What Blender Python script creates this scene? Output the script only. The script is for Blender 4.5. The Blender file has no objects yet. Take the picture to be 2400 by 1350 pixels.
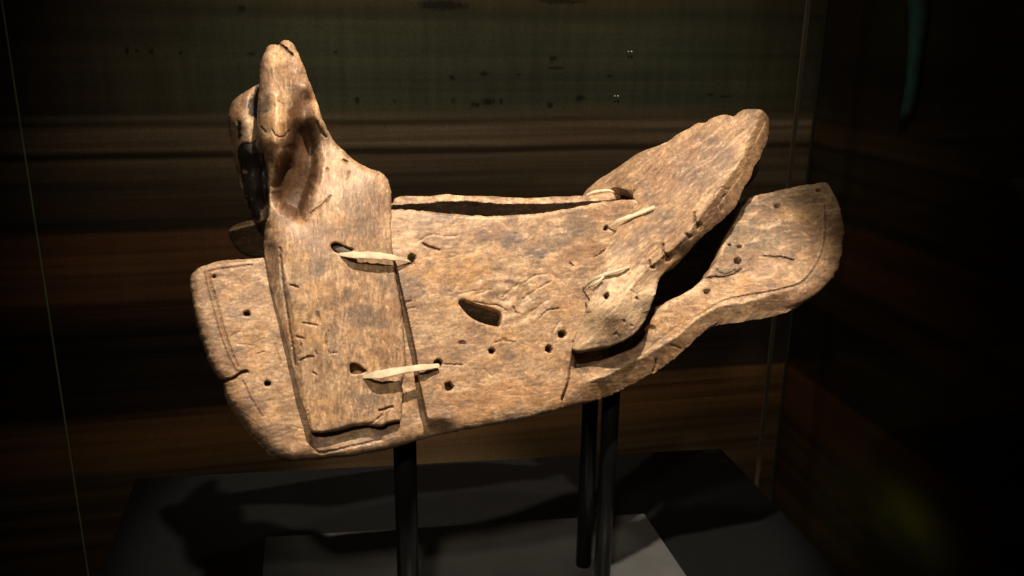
import bpy, math, random
import numpy as np
from mathutils import Vector, Matrix
from mathutils.geometry import delaunay_2d_cdt
random.seed(7); rng = np.random.default_rng(7)
SC = bpy.context.scene; COL = SC.collection
# ------------------------------------------------------------------ camera
F = 2030.0; PITCH = math.radians(17.0); ROLL = math.radians(0.8); CAM = np.array([0.0, -0.85, 0.68])
_f = np.array([0, math.cos(PITCH), -math.sin(PITCH)]); _r0 = np.array([1.0, 0, 0]); _u0 = np.array([0, math.sin(PITCH), math.cos(PITCH)])
RT = _r0*math.cos(ROLL) + _u0*math.sin(ROLL); UP = _u0*math.cos(ROLL) - _r0*math.sin(ROLL)
cd = bpy.data.cameras.new('camera'); cam = bpy.data.objects.new('camera', cd); COL.objects.link(cam)
cd.sensor_width = 36; cd.lens = 36*F/2400; cd.clip_end = 100; cd.clip_start = 0.01
cam.matrix_world = Matrix(((RT[0], UP[0], -_f[0], CAM[0]), (RT[1], UP[1], -_f[1], CAM[1]), (RT[2], UP[2], -_f[2], CAM[2]), (0, 0, 0, 1)))
SC.camera = cam
# ------------------------------------------------------------------ world, lamps, exposure
w = bpy.data.worlds.new('World'); SC.world = w; w.use_nodes = True
w.node_tree.nodes['Background'].inputs[0].default_value = (0.5, 0.42, 0.32, 1); w.node_tree.nodes['Background'].inputs[1].default_value = 0.006
SC.view_settings.view_transform = 'Standard'; SC.view_settings.look = 'None'; SC.view_settings.exposure = 0; SC.view_settings.gamma = 1
def spot(name, loc, target, watts, color, size_deg, blend, radius):
    l = bpy.data.lights.new(name, 'SPOT'); l.energy = watts; l.color = color; l.spot_size = math.radians(size_deg); l.spot_blend = blend; l.shadow_soft_size = radius
    o = bpy.data.objects.new(name, l); COL.objects.link(o); o.location = loc
    o.rotation_euler = (Vector(target)-Vector(loc)).to_track_quat('-Z', 'Y').to_euler(); return o
spot('key_spot', (0.26, -0.46, 2.1), (0.02, 0.05, 0.42), 272, (1.0, 0.815, 0.615), 25.5, 0.35, 0.024)
spot('second_spot', (-0.15, -1.45, 1.80), (0.02, 0.0, 0.46), 72, (1.0, 0.82, 0.59), 22, 0.5, 0.07)
spot('mural_fill_spot', (0.0, 0.12, 2.2), (-0.05, 0.85, 0.40), 108, (1.0, 0.84, 0.62), 54, 1.0, 0.05)  # unseen lamp added to brighten the mural
# ------------------------------------------------------------------ pixel -> place
def rays(px, py):
    px = np.asarray(px, float); py = np.asarray(py, float)
    return _f[None, :] + ((px-1200)/F)[:, None]*RT[None, :] - ((py-675)/F)[:, None]*UP[None, :]
def at(px, py, Y):
    r = rays(np.atleast_1d(px), np.atleast_1d(py)); t = (np.atleast_1d(Y)-CAM[1])/r[:, 1]
    return CAM[None, :] + r*t[:, None]
def at_z(px, py, z):
    r = rays([px], [py])[0]; return CAM + r*((z-CAM[2])/r[2])
P0 = at(1150, 700, 0.0)[0]; SA, SB = 0.35, 0.5
def plane_y(px, py, a=SA, b=SB, p0=P0):
    r = rays(px, py)
    t = -((CAM[1]-p0[1]) - a*(CAM[0]-p0[0]) - b*(CAM[2]-p0[2]))/(r[:, 1]-a*r[:, 0]-b*r[:, 2])
    return CAM[1]+t*r[:, 1]
# ------------------------------------------------------------------ numpy helpers
def hsh(ix, iy, s):
    n = (ix.astype(np.int64)*374761393 + iy.astype(np.int64)*668265263 + s*974634777) & 0xffffffff
    n = ((n ^ (n >> 13))*1274126177) & 0xffffffff
    n = (n ^ (n >> 16)) & 0xffffffff
    return n/4294967295.0
def vnoise(x, y, s=0):
    ix = np.floor(x); iy = np.floor(y); fx = x-ix; fy = y-iy
    ux = fx*fx*fx*(fx*(fx*6-15)+10); uy = fy*fy*fy*(fy*(fy*6-15)+10)
    a = hsh(ix, iy, s); b = hsh(ix+1, iy, s); c = hsh(ix, iy+1, s); d = hsh(ix+1, iy+1, s)
    return (a*(1-ux)+b*ux)*(1-uy)+(c*(1-ux)+d*ux)*uy
def fbm(x, y, o=4, s=0, g=0.5):
    t = 0; a = 1; n = 0
    for k in range(o):
        t = t+a*(vnoise(x, y, s+k*17)-0.5); n += a; x = x*2.03+11.3; y = y*2.03+5.7; a *= g
    return t/n*2
def sst(e0, e1, x):
    t = np.clip((x-e0)/(e1-e0), 0, 1); return t*t*(3-2*t)
def tps(pts):
    P = np.array(pts, float); xy = P[:, :2]/500.0; v = P[:, 2]; n = len(P)
    def U(d2): return d2*np.log(d2+1e-12)*0.5
    K = U(((xy[:, None, :]-xy[None, :, :])**2).sum(-1)) + np.eye(n)*1e-4
    Q = np.hstack([np.ones((n, 1)), xy]); A = np.zeros((n+3, n+3)); A[:n, :n] = K; A[:n, n:] = Q; A[n:, :n] = Q.T
    c = np.linalg.solve(A, np.concatenate([v, np.zeros(3)]))
    def f(px, py):
        q = np.stack([np.asarray(px, float), np.asarray(py, float)], 1)/500.0; out = np.empty(len(q))
        for i in range(0, len(q), 20000):
            s = q[i:i+20000]; out[i:i+20000] = U(((s[:, None, :]-xy[None])**2).sum(-1))@c[:n] + c[n] + s@c[n+1:]
        return out
    return f
def idw(pts, p=2.5):
    P = np.array(pts, float)
    def f(px, py):
        d = ((np.asarray(px)[:, None]-P[None, :, 0])**2+(np.asarray(py)[:, None]-P[None, :, 1])**2+25)**(-p/2)
        return (d*P[None, :, 2]).sum(1)/d.sum(1)
    return f
def seg_dist(px, py, line, closed=False):
    L = np.array(line, float)
    if closed: L = np.vstack([L, L[:1]])
    best = np.full(len(px), 1e9)
    for a, b in zip(L[:-1], L[1:]):
        d = b-a; l2 = max((d**2).sum(), 1e-9); t = np.clip(((px-a[0])*d[0]+(py-a[1])*d[1])/l2, 0, 1)
        q = (px-a[0]-t*d[0])**2+(py-a[1]-t*d[1])**2; best = np.minimum(best, q)
    return np.sqrt(best)
def inside(px, py, poly):
    P = np.array(poly, float); c = np.zeros(len(px), bool); j = len(P)-1
    for i in range(len(P)):
        if P[i, 1] != P[j, 1]:
            c ^= ((P[i, 1] > py) != (P[j, 1] > py)) & (px < (P[j, 0]-P[i, 0])*(py-P[i, 1])/(P[j, 1]-P[i, 1])+P[i, 0])
        j = i
    return c
def sdf(px, py, poly):
    d = seg_dist(px, py, poly, True); return np.where(inside(px, py, poly), d, -d)
def smooth_loop(pts, step=3.0, jit=0.0, seed=0, closed=True):
    P = np.array(pts, float); n = len(P); out = []
    for i in range(n if closed else n-1):
        if closed: p0, p1, p2, p3 = P[(i-1) % n], P[i], P[(i+1) % n], P[(i+2) % n]
        else: p0, p1, p2, p3 = P[max(i-1, 0)], P[i], P[i+1], P[min(i+2, n-1)]
        k = max(1, int(np.hypot(*(p2-p1))/step))
        for j in range(k):
            t = j/k; m1 = (p2-p0)*0.5; m2 = (p3-p1)*0.5; L = np.hypot(*(p2-p1))
            for m in (m1, m2):
                q = np.hypot(*m)
                if q > L: m *= L/q
            out.append((2*t**3-3*t*t+1)*p1+(t**3-2*t*t+t)*m1+(-2*t**3+3*t*t)*p2+(t**3-t*t)*m2)
    if not closed: out.append(P[-1])
    O = np.array(out)
    if jit:
        O = O+jit*np.stack([fbm(O[:, 0]/14, O[:, 1]/14, 3, 5+seed), fbm(O[:, 0]/14, O[:, 1]/14, 3, 55+seed)], 1)
    return O
def blob(cx, cy, rx, ry, ang=0, n=14, rough=0.16, seed=0):
    r = random.Random(int(cx*7+cy*13+seed)); o = []
    for i in range(n):
        a = 2*math.pi*i/n; k = 1+rough*(r.random()*2-1); x = rx*k*math.cos(a); y = ry*k*math.sin(a)
        o.append((cx+x*math.cos(ang)-y*math.sin(ang), cy+x*math.sin(ang)+y*math.cos(ang)))
    return o
# ------------------------------------------------------------------ carved sheet builder
def sheet(name, outline, holes, base, detail, color, thick, mat, parent, step=3.0, jit=2.0, grain=None, backdir=None):
    """a carved board: a front surface with relief, a back surface `thick` behind it, and the edge between them"""
    loops = [smooth_loop(outline, step, jit)] + [np.array(h, float) for h in holes]
    big = loops[0]
    mn = big.min(0); mx = big.max(0)
    gx, gy = np.meshgrid(np.arange(mn[0], mx[0], step), np.arange(mn[1], mx[1], step*0.87))
    gx = gx+(np.arange(gx.shape[0])[:, None] % 2)*step*0.5; gx = gx.ravel(); gy = gy.ravel()
    gx = gx+rng.uniform(-.25, .25, gx.size)*step; gy = gy+rng.uniform(-.25, .25, gy.size)*step
    keep = sdf(gx, gy, big) > step*0.6
    for h in loops[1:]: keep &= sdf(gx, gy, h) < -step*0.55
    gx, gy = gx[keep], gy[keep]
    V = []; E = []
    for L in loops:
        s = len(V); V += [tuple(p) for p in L]; n = len(L); E += [(s+i, s+(i+1) % n) for i in range(n)]
    V += list(zip(gx, gy))
    r = delaunay_2d_cdt([Vector(v) for v in V], E, [], 0, 1e-4, False)
    v2 = np.array([(p.x, p.y) for p in r[0]]); tri = np.array([t for t in r[2] if len(t) == 3])
    c = v2[tri].mean(1); ok = inside(c[:, 0], c[:, 1], big)
    for h in loops[1:]: ok &= ~inside(c[:, 0], c[:, 1], h)
    tri = tri[ok]
    px, py = v2[:, 0], v2[:, 1]
    d_edge = seg_dist(px, py, big[::2], True)
    a_ = v2[tri[:, 1]]-v2[tri[:, 0]]; b_ = v2[tri[:, 2]]-v2[tri[:, 0]]
    fl = (a_[:, 0]*b_[:, 1]-a_[:, 1]*b_[:, 0]) < 0; tri[fl] = tri[fl][:, ::-1]
    yb = base(px, py); dY, col = detail(px, py, d_edge)
    for h in loops[1:]:                       # worn lips round every hole
        dh = seg_dist(px, py, h, True); dY = dY+0.0010*np.clip(1-dh/4.0, 0, 1)**2
    P = at(px, py, yb+dY)
    B0 = at(px, py, yb); Bx = at(px+4, py, base(px+4, py)); By = at(px, py+4, base(px, py+4))
    nrm = np.cross(Bx-B0, By-B0); nrm /= np.linalg.norm(nrm, axis=1)[:, None]+1e-12
    nrm[nrm[:, 1] < 0] *= -1
    if backdir is not None: nrm[:] = np.array(backdir)/np.linalg.norm(backdir)
    th = thick(px, py) if callable(thick) else np.full(len(px), thick)
    Q = B0+nrm*th[:, None]; gap = ((Q-P)*nrm).sum(1); Q = Q+nrm*np.clip(0.003-gap, 0, None)[:, None]
    N = len(P)
    # boundary edges (used once)
    e = np.concatenate([tri[:, [0, 1]], tri[:, [1, 2]], tri[:, [2, 0]]]); key = np.sort(e, 1)
    _, inv, cnt = np.unique(key, axis=0, return_inverse=True, return_counts=True); be = e[cnt[inv.ravel()] == 1]
    side = np.concatenate([np.stack([be[:, 0], be[:, 0]+N, be[:, 1]+N], 1), np.stack([be[:, 0], be[:, 1]+N, be[:, 1]], 1)])
    faces = np.concatenate([tri[:, ::-1], tri+N, side[:, ::-1]])
    # orientation: front towards camera
    f0 = faces[0]; A = P
    pp = np.concatenate([P, Q]); nn = np.cross(pp[f0[1]]-pp[f0[0]], pp[f0[2]]-pp[f0[0]])
    if np.dot(nn, pp[f0[0]]-CAM) > 0: faces = faces[:, ::-1]
    me = bpy.data.meshes.new(name); me.vertices.add(2*N); me.vertices.foreach_set('co', pp.ravel())
    me.loops.add(len(faces)*3); me.polygons.add(len(faces)); me.loops.foreach_set('vertex_index', faces.ravel().astype(np.int32))
    me.polygons.foreach_set('loop_start', np.arange(0, len(faces)*3, 3, dtype=np.int32))
    me.update(); me.validate()
    me.shade_smooth()
    try: me.set_sharp_from_angle(angle=math.radians(62))
    except Exception: pass
    ga_ = grain or 0; wx = px+14*fbm(px/60, py/60, 3, 806); wy = py+14*fbm(px/60+5, py/60, 3, 807); gu = wx*math.cos(ga_)+wy*math.sin(ga_); gv = -wx*math.sin(ga_)+wy*math.cos(ga_)
    mot = fbm(gu/20+9, gv/4.5, 3, 801, .65); mo2 = fbm(gu/34+3, gv/16, 5, 802, .65); ok_ = (col.mean(1) > .1)
    big_ = fbm(px/85+2, py/60, 5, 808, .6); col = mix(col, BRN, .78*sst(.0, .36, big_)*ok_); col = mix(col, GRY, .55*sst(.06, .4, fbm(px/50+8, py/36, 5, 809, .62))*ok_)
    col = col*(1+.27*mot+.38*mo2)[:, None]; col = mix(col, PALE, .42*sst(.34, .6, mot+.5*mo2)*ok_); col = mix(col, GRY*.8, .35*sst(.22, .45, fbm(gu/16, gv/8, 4, 803, .6))*ok_)
    cc = np.concatenate([col, col*0.8]); ca = me.color_attributes.new('wood_colour', 'FLOAT_COLOR', 'POINT')
    ca.data.foreach_set('color', np.hstack([np.clip(cc, 0, 1), np.ones((2*N, 1))]).ravel())
    g = (px, py) if grain is None else (px*math.cos(grain)+py*math.sin(grain), -px*math.sin(grain)+py*math.cos(grain))
    ga = me.attributes.new('grain', 'FLOAT_VECTOR', 'POINT')
    G = np.stack([g[0]/100, g[1]/100, np.zeros(N)], 1); ga.data.foreach_set('vector', np.concatenate([G, G+3]).ravel())
    me.materials.append(mat); o = bpy.data.objects.new(name, me); COL.objects.link(o); o.parent = parent
    return o
# ------------------------------------------------------------------ materials
def nt(name):
    m = bpy.data.materials.new(name); m.use_nodes = True; t = m.node_tree; return m, t, t.nodes['Principled BSDF']
def wood_mat(name, rough=0.55, bump=0.35, spec=0.35):
    m, t, b = nt(name); N = t.nodes; L = t.links
    a = N.new('ShaderNodeAttribute'); a.attribute_name = 'wood_colour'; g = N.new('ShaderNodeAttribute'); g.attribute_name = 'grain'
    mp = N.new('ShaderNodeMapping'); mp.inputs['Scale'].default_value = (5, 16, 1); L.new(g.outputs['Vector'], mp.inputs['Vector'])
    n1 = N.new('ShaderNodeTexNoise'); n1.inputs['Scale'].default_value = 1.0; n1.inputs['Detail'].default_value = 6; n1.inputs['Distortion'].default_value = 0.6; L.new(mp.outputs[0], n1.inputs['Vector'])
    n2 = N.new('ShaderNodeTexNoise'); n2.inputs['Scale'].default_value = 14; n2.inputs['Detail'].default_value = 8; n2.inputs['Roughness'].default_value = 0.7; L.new(g.outputs['Vector'], n2.inputs['Vector'])
    r = N.new('ShaderNodeMapRange'); r.inputs[1].default_value = 0.3; r.inputs[2].default_value = 0.7; r.inputs[3].default_value = 0.76; r.inputs[4].default_value = 1.22; L.new(n1.outputs[0], r.inputs[0])
    r2 = N.new('ShaderNodeMapRange'); r2.inputs[1].default_value = 0.3; r2.inputs[2].default_value = 0.7; r2.inputs[3].default_value = 0.7; r2.inputs[4].default_value = 1.28; L.new(n2.outputs[0], r2.inputs[0])
    mu = N.new('ShaderNodeMath'); mu.operation = 'MULTIPLY'; L.new(r.outputs[0], mu.inputs[0]); L.new(r2.outputs[0], mu.inputs[1])
    mx = N.new('ShaderNodeVectorMath'); mx.operation = 'SCALE'; L.new(a.outputs['Color'], mx.inputs[0]); L.new(mu.outputs[0], mx.inputs['Scale'])
    n3 = N.new('ShaderNodeTexNoise'); n3.inputs['Scale'].default_value = 30; n3.inputs['Detail'].default_value = 5; n3.inputs['Roughness'].default_value = .65; n3.inputs['Distortion'].default_value = 1.4; L.new(g.outputs['Vector'], n3.inputs['Vector'])
    r3 = N.new('ShaderNodeMapRange'); r3.interpolation_type = 'SMOOTHSTEP'; r3.inputs[1].default_value = .56; r3.inputs[2].default_value = .68; r3.inputs[3].default_value = 0; r3.inputs[4].default_value = .42; L.new(n3.outputs[0], r3.inputs[0])
    r4 = N.new('ShaderNodeMapRange'); r4.interpolation_type = 'SMOOTHSTEP'; r4.inputs[1].default_value = .44; r4.inputs[2].default_value = .32; r4.inputs[3].default_value = 0; r4.inputs[4].default_value = .5; L.new(n3.outputs[0], r4.inputs[0])
    lm = N.new('ShaderNodeMath'); lm.operation = 'SUBTRACT'; lm.inputs[0].default_value = 1.0; L.new(r4.outputs[0], lm.inputs[1]); la = N.new('ShaderNodeMath'); la.operation = 'ADD'; L.new(lm.outputs[0], la.inputs[0]); L.new(r3.outputs[0], la.inputs[1])
    m2 = N.new('ShaderNodeVectorMath'); m2.operation = 'SCALE'; L.new(mx.outputs[0], m2.inputs[0]); L.new(la.outputs[0], m2.inputs['Scale']); L.new(m2.outputs[0], b.inputs['Base Color'])
    rr = N.new('ShaderNodeMapRange'); rr.inputs[3].default_value = rough-0.12; rr.inputs[4].default_value = rough+0.2; L.new(n2.outputs[0], rr.inputs[0]); L.new(rr.outputs[0], b.inputs['Roughness'])
    b.inputs['Specular IOR Level'].default_value = spec*.7
    ad = N.new('ShaderNodeMath'); ad.operation = 'ADD'; L.new(n1.outputs[0], ad.inputs[0]); L.new(n2.outputs[0], ad.inputs[1])
    bp = N.new('ShaderNodeBump'); bp.inputs['Strength'].default_value = bump; bp.inputs['Distance'].default_value = 0.0022; L.new(ad.outputs[0], bp.inputs['Height']); L.new(bp.outputs[0], b.inputs['Normal'])
    return m
M_WOOD = wood_mat('worn_wood', 0.42, 0.12, 0.5); M_CANTLE = wood_mat('weathered_wood', 0.52, 0.30, 0.35)
def plain(name, col, rough, spec=0.5, noise=0.0, scale=40, bump=0):
    m, t, b = nt(name); b.inputs['Base Color'].default_value = (*col, 1); b.inputs['Roughness'].default_value = rough; b.inputs['Specular IOR Level'].default_value = spec*.7
    if noise:
        N = t.nodes; L = t.links; tc = N.new('ShaderNodeTexCoord'); n = N.new('ShaderNodeTexNoise'); n.inputs['Scale'].default_value = scale; n.inputs['Detail'].default_value = 8
        L.new(tc.outputs['Object'], n.inputs['Vector']); r = N.new('ShaderNodeMapRange'); r.inputs[1].default_value = .25; r.inputs[2].default_value = .75; r.inputs[3].default_value = 1-noise; r.inputs[4].default_value = 1+noise; L.new(n.outputs[0], r.inputs[0])
        v = N.new('ShaderNodeVectorMath'); v.operation = 'SCALE'; v.inputs[0].default_value = col; L.new(r.outputs[0], v.inputs['Scale']); L.new(v.outputs[0], b.inputs['Base Color'])
        if bump:
            bp = N.new('ShaderNodeBump'); bp.inputs['Strength'].default_value = bump; bp.inputs['Distance'].default_value = .001; L.new(n.outputs[0], bp.inputs['Height']); L.new(bp.outputs[0], b.inputs['Normal'])
    return m
M_THONG = plain('rawhide', (0.50, 0.42, 0.30), 0.6, 0.3, 0.3, 90, 0.8)
M_POST = plain('black_gloss_paint', (0.006, 0.006, 0.007), 0.28, 0.5)
M_PLINTH = plain('charcoal_laminate', (0.0042, 0.0048, 0.0056), 0.42, 0.4, 0.12, 60)
M_SLAB = plain('grey_base_paint', (0.062, 0.066, 0.070), 0.33, 0.3, 0.12, 30)
M_DARK = plain('dark_wall_paint', (0.012, 0.009, 0.007), 0.7, 0.2, 0.2, 5)
# ------------------------------------------------------------------ colours (albedo)
TAN = np.array([.385, .25, .148]); PALE = np.array([.58, .425, .28]); ORG = np.array([.39, .23, .115]); BRN = np.array([.235, .142, .090])
GRY = np.array([.15, .11, .088]); BLK = np.array([.018, .018, .02]); RED = np.array([.33, .185, .095]); LEA = np.array([.15, .125, .10]); PNK = np.array([.35, .235, .145])
def mix(c, k, m): m = np.clip(m, 0, 1)[:, None]; return c*(1-m)+k[None]*m
def spots(c, px, py, lst):
    for cx, cy, rx, ry, ang, k, s in lst:
        a = math.radians(ang); dx = px-cx; dy = py-cy; u = (dx*math.cos(a)+dy*math.sin(a))/rx; v = (-dx*math.sin(a)+dy*math.cos(a))/ry
        q = np.sqrt(u*u+v*v)+0.75*fbm(px/22, py/22, 5, int(cx) % 91, .6)
        c = mix(c, k, s*1.15*(1-sst(0.65, 1.1, q)))
    return c
def cracks(px, py, lst):
    d = np.zeros(len(px)); m = np.zeros(len(px))
    for pts, wd, dp in lst:
        L = smooth_loop(pts, 8, 0, closed=False); lo = L.min(0)-wd*3; hi = L.max(0)+wd*3
        k = np.where((px > lo[0]) & (px < hi[0]) & (py > lo[1]) & (py < hi[1]))[0]
        if not len(k): continue
        q = seg_dist(px[k]+1.6*fbm(px[k]/7, py[k]/7, 2, 3), py[k]+1.6*fbm(px[k]/7, py[k]/7, 2, 9), L)
        g = np.clip(1-q/(wd*.85), 0, 1); d[k] = np.maximum(d[k], g*dp*.9); m[k] = np.maximum(m[k], np.clip(g*1.6, 0, 1)*min(1, dp/0.0035))
    return d, m
def conv(off, s, pts): return [(off[0]+x/s, off[1]+y/s) for x, y in pts]
c1 = lambda *p: conv((420, 60), 2.7, p)
c2 = lambda *p: conv((420, 540), 2.41, p)
c3 = lambda *p: conv((880, 420), 2.7, p)
c4 = lambda *p: conv((1300, 240), 2.7, p)
c5 = lambda *p: conv((1250, 560), 3.068, p)
def scratches(n, box, ang, spread, lmin, lmax, wd, dp, seed):
    r = random.Random(seed); o = []
    for i in range(n):
        x = r.uniform(box[0], box[2]); y = r.uniform(box[1], box[3]); a = math.radians(ang+r.gauss(0, spread)); l = r.uniform(lmin, lmax); b = r.uniform(-.25, .25)
        o.append(([(x, y), (x+l*.5*math.cos(a+b), y+l*.5*math.sin(a+b)), (x+l*math.cos(a), y+l*math.sin(a))], wd*r.uniform(.7, 1.2), .42*dp*r.uniform(.4, 1)))
    return o
def wood(px, py, ang, s, a=1.0, k=9, l=60):
    """relief and tone of worn grain running at angle ang"""
    t = math.radians(ang); wx = 26*fbm(px/130, py/130, 3, s+40); wy = 26*fbm(px/130+7, py/130, 3, s+41); x = px+wx; y = py+wy
    u = x*math.cos(t)+y*math.sin(t); v = -x*math.sin(t)+y*math.cos(t)
    g = fbm(u/l, v/k, 4, s, .55); f = fbm(px/9, py/9, 4, s+3, .6); b = fbm(px/70, py/70, 4, s+5, .55)
    return a*(0.00014*g+0.00010*f+0.0008*b), g, f, b
# ================================================================== THE SADDLE
saddle = bpy.data.objects.new('wooden_saddle', None); COL.objects.link(saddle)
saddle['label'] = 'carved antique wooden saddle with tall horn, lashed with pale rawhide thongs, raised on black posts'; saddle['category'] = 'saddle'
# ---- near side bar
BAR = [(640, 596), (619, 604), (578, 607), (520, 611), (485, 621), (462, 631), (447, 648), (445, 673), (453, 718), (466, 772), (482, 822), (503, 872), (524, 897), (532, 934), (557, 976), (594, 1025), (636, 1063), (677, 1079), (744, 1075), (827, 1067), (918, 1050), (980, 1032), (1060, 1012), (1150, 995), (1250, 976), (1331, 953), (1413, 932), (1485, 899), (1560, 857), (1609, 814), (1641, 785), (1680, 756), (1713, 746), (1755, 741), (1846, 723), (1907, 696), (1952, 651), (1970, 610), (1978, 547), (1974, 507), (1959, 466), (1940, 431), (1926, 428), (1878, 436), (1819, 447), (1763, 462), (1738, 476), (1726, 507), (1711, 536), (1693, 577), (1678, 610), (1652, 651), (1615, 681), (1570, 704), (1530, 716), (1500, 640), (1490, 560), (1496, 500), (1497, 478), (1489, 469), (1458, 469), (1417, 472), (1361, 483), (1306, 494), (1232, 503), (1147, 506), (1065, 502), (991, 494), (919, 491), (890, 492), (850, 520), (760, 560)]
CENTRE = [(880, 440), (900, 500), (919, 600), (927, 623), (936, 665), (956, 750), (973, 830), (981, 893), (1003, 1001), (1020, 1060), (1200, 1020), (1325, 975), (1316, 935), (1332, 895), (1343, 818), (1357, 772), (1380, 727), (1400, 678), (1414, 612), (1450, 545), (1503, 484), (1526, 440)]
bar_bend = tps([(450, 650, .002), (470, 850, .0), (640, 1050, .0), (640, 700, .004), (800, 800, 0), (950, 700, .0), (950, 1000, -.004), (1150, 520, .006), (1150, 700, .002), (1150, 900, -.004), (1300, 900, -.002), (1400, 500, .012), (1400, 700, .0),
                (1400, 830, -.002), (1500, 800, .003), (1600, 740, .012), (1700, 700, .018), (1720, 560, .05), (1760, 470, .085), (1850, 600, .022), (1850, 700, .006), (1930, 450, .07), (1960, 600, .015)])
def bar_base(px, py): return plane_y(px, py)+bar_bend(px, py)
bar_w = idw([(445, 700, 26), (480, 830, 28), (600, 1030, 44), (700, 1076, 34), (850, 1065, 26), (1000, 1025, 42), (1150, 995, 44), (1300, 962, 44), (1413, 932, 46), (1485, 899, 46), (1560, 857, 44), (1641, 785, 34), (1713, 746, 34), (1846, 723, 40), (1930, 675, 42), (1978, 547, 30), (1955, 450, 14), (1878, 436, 10), (1763, 462, 10), (1711, 536, 7), (1652, 651, 7), (1560, 705, 7), (1489, 469, 6), (1306, 494, 8), (1147, 506, 8), (991, 494, 8), (919, 491, 6), (578, 607, 12), (480, 620, 14)], 4)
BARCR = [(c3((300, 408), (330, 425), (380, 442), (405, 449)), 4.5, .004), (c3((275, 390), (320, 362), (370, 348), (440, 362), (520, 355)), 3, .0012),
    (c3((800, 750), (850, 705), (900, 660)), 3, .0014), (c3((930, 760), (1000, 710), (1110, 645)), 3, .0013), (c3((985, 840), (1040, 800), (1100, 760)), 3, .0011), (c3((1390, 490), (1450, 455), (1520, 400)), 4, .003),
    (c3((1232, 533), (1248, 548)), 4, .003), (c3((1040, 880), (1070, 845), (1110, 825), (1160, 820)), 3.4, .002), (c3((870, 808), (885, 838), (912, 850)), 3.4, .002), (c3((620, 775), (700, 790), (780, 800), (830, 832)), 3.4, .0016),
    (c3((750, 1035), (800, 1025), (890, 1030)), 3, .0016), (c3((420, 1172), (550, 1175)), 3, .002), (c3((690, 1200), (730, 1240)), 3, .0012), (c3((640, 730), (740, 700), (748, 760)), 3, .0009), (c3((520, 730), (600, 710), (740, 695)), 3, .0009),
    (c3((1120, 980), (1150, 920), (1165, 900)), 3, .001), (c3((185, 780), (230, 768)), 4, .002), (c3((190, 830), (240, 815), (270, 820)), 4, .001), (c3((940, 655), (1010, 610), (1090, 597)), 3, .0012), (c3((880, 340), (900, 346)), 3, .0012),
    (c3((495, 700), (515, 660), (500, 625)), 3, .0008), (c3((265, 670), (340, 770), (405, 835)), 2.6, .0006), (c3((1120, 600), (1210, 665)), 2.6, .0007),
    (c2((248, 856), (300, 838), (350, 805), (385, 797)), 6, .006), (c2((170, 232), (190, 330), (225, 450), (258, 580), (290, 670), (335, 770)), 4, .0016), (c2((165, 232), (250, 216), (410, 196)), 4, .0014),
    (c2((360, 850), (400, 940), (470, 1050)), 4, .0014), (c2((540, 640), (575, 755)), 4, .001), (c2((300, 590), (340, 570)), 3, .0012), (c2((440, 700), (480, 685)), 3, .0015), (c2((330, 640), (420, 650)), 3, .0009), (c2((635, 1105), (690, 1120)), 3, .001),
    (c2((745, 1150), (758, 1225), (800, 1256), (1000, 1215), (1150, 1180)), 5, .0018), (c4((1712, 650), (1718, 800), (1704, 900), (1672, 1000), (1612, 1096), (1545, 1150), (1400, 1190), (1200, 1224), (1080, 1250), (1000, 1290), (950, 1328)), 4, .0018),
    (c4((1690, 660), (1694, 800), (1680, 900), (1648, 990), (1590, 1080), (1530, 1132), (1390, 1172)), 3, .001), (c5((1300, 480), (1200, 540), (1080, 600), (950, 690), (800, 815)), 3.5, .001),
    (c4((1330, 975), (1430, 980), (1515, 1000)), 4, .004), (c4((1030, 1062), (1080, 1090), (1140, 1062)), 4, .003), (c4((955, 1110), (1080, 1102), (1140, 1085), (1180, 1055)), 4, .0035), (c4((1250, 665), (1330, 650), (1400, 690)), 3, .0012), (c4((1600, 700), (1645, 660)), 3, .0014),
    (c5((862, 958), (878, 905), (880, 865)), 4, .0035), (c5((985, 760), (1060, 790)), 3, .0015), (c4((1520, 640), (1590, 680)), 3, .0008)]
BARCR += scratches(70, (930, 500, 1430, 930), -38, 26, 18, 70, 2.6, .0007, 3)+scratches(40, (940, 520, 1400, 960), 4, 14, 25, 110, 2.6, .0007, 4)+scratches(26, (470, 630, 700, 1040), 70, 45, 12, 40, 2.6, .0008, 5)+scratches(60, (1000, 900, 1330, 1000), -8, 8, 20, 80, 2.8, .0009, 6)+scratches(40, (1560, 470, 1950, 740), -20, 50, 10, 45, 2.6, .0008, 8)
LEATHER = c4((1180, 740), (1290, 735), (1400, 745), (1560, 760), (1650, 800), (1660, 880), (1600, 905), (1540, 940), (1510, 1000), (1430, 980), (1330, 975), (1260, 960), (1220, 1000), (1250, 1060), (1140, 1090), (960, 1110), (1040, 990), (1080, 870), (1120, 780))
EDGE_NICK = scratches(40, (450, 640, 530, 900), 20, 20, 8, 22, 3, .0007, 12)+scratches(60, (520, 900, 760, 1085), 10, 18, 14, 36, 3, .0007, 13)+scratches(30, (1700, 690, 1960, 740), -14, 14, 12, 50, 3, .0006, 14)
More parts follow.
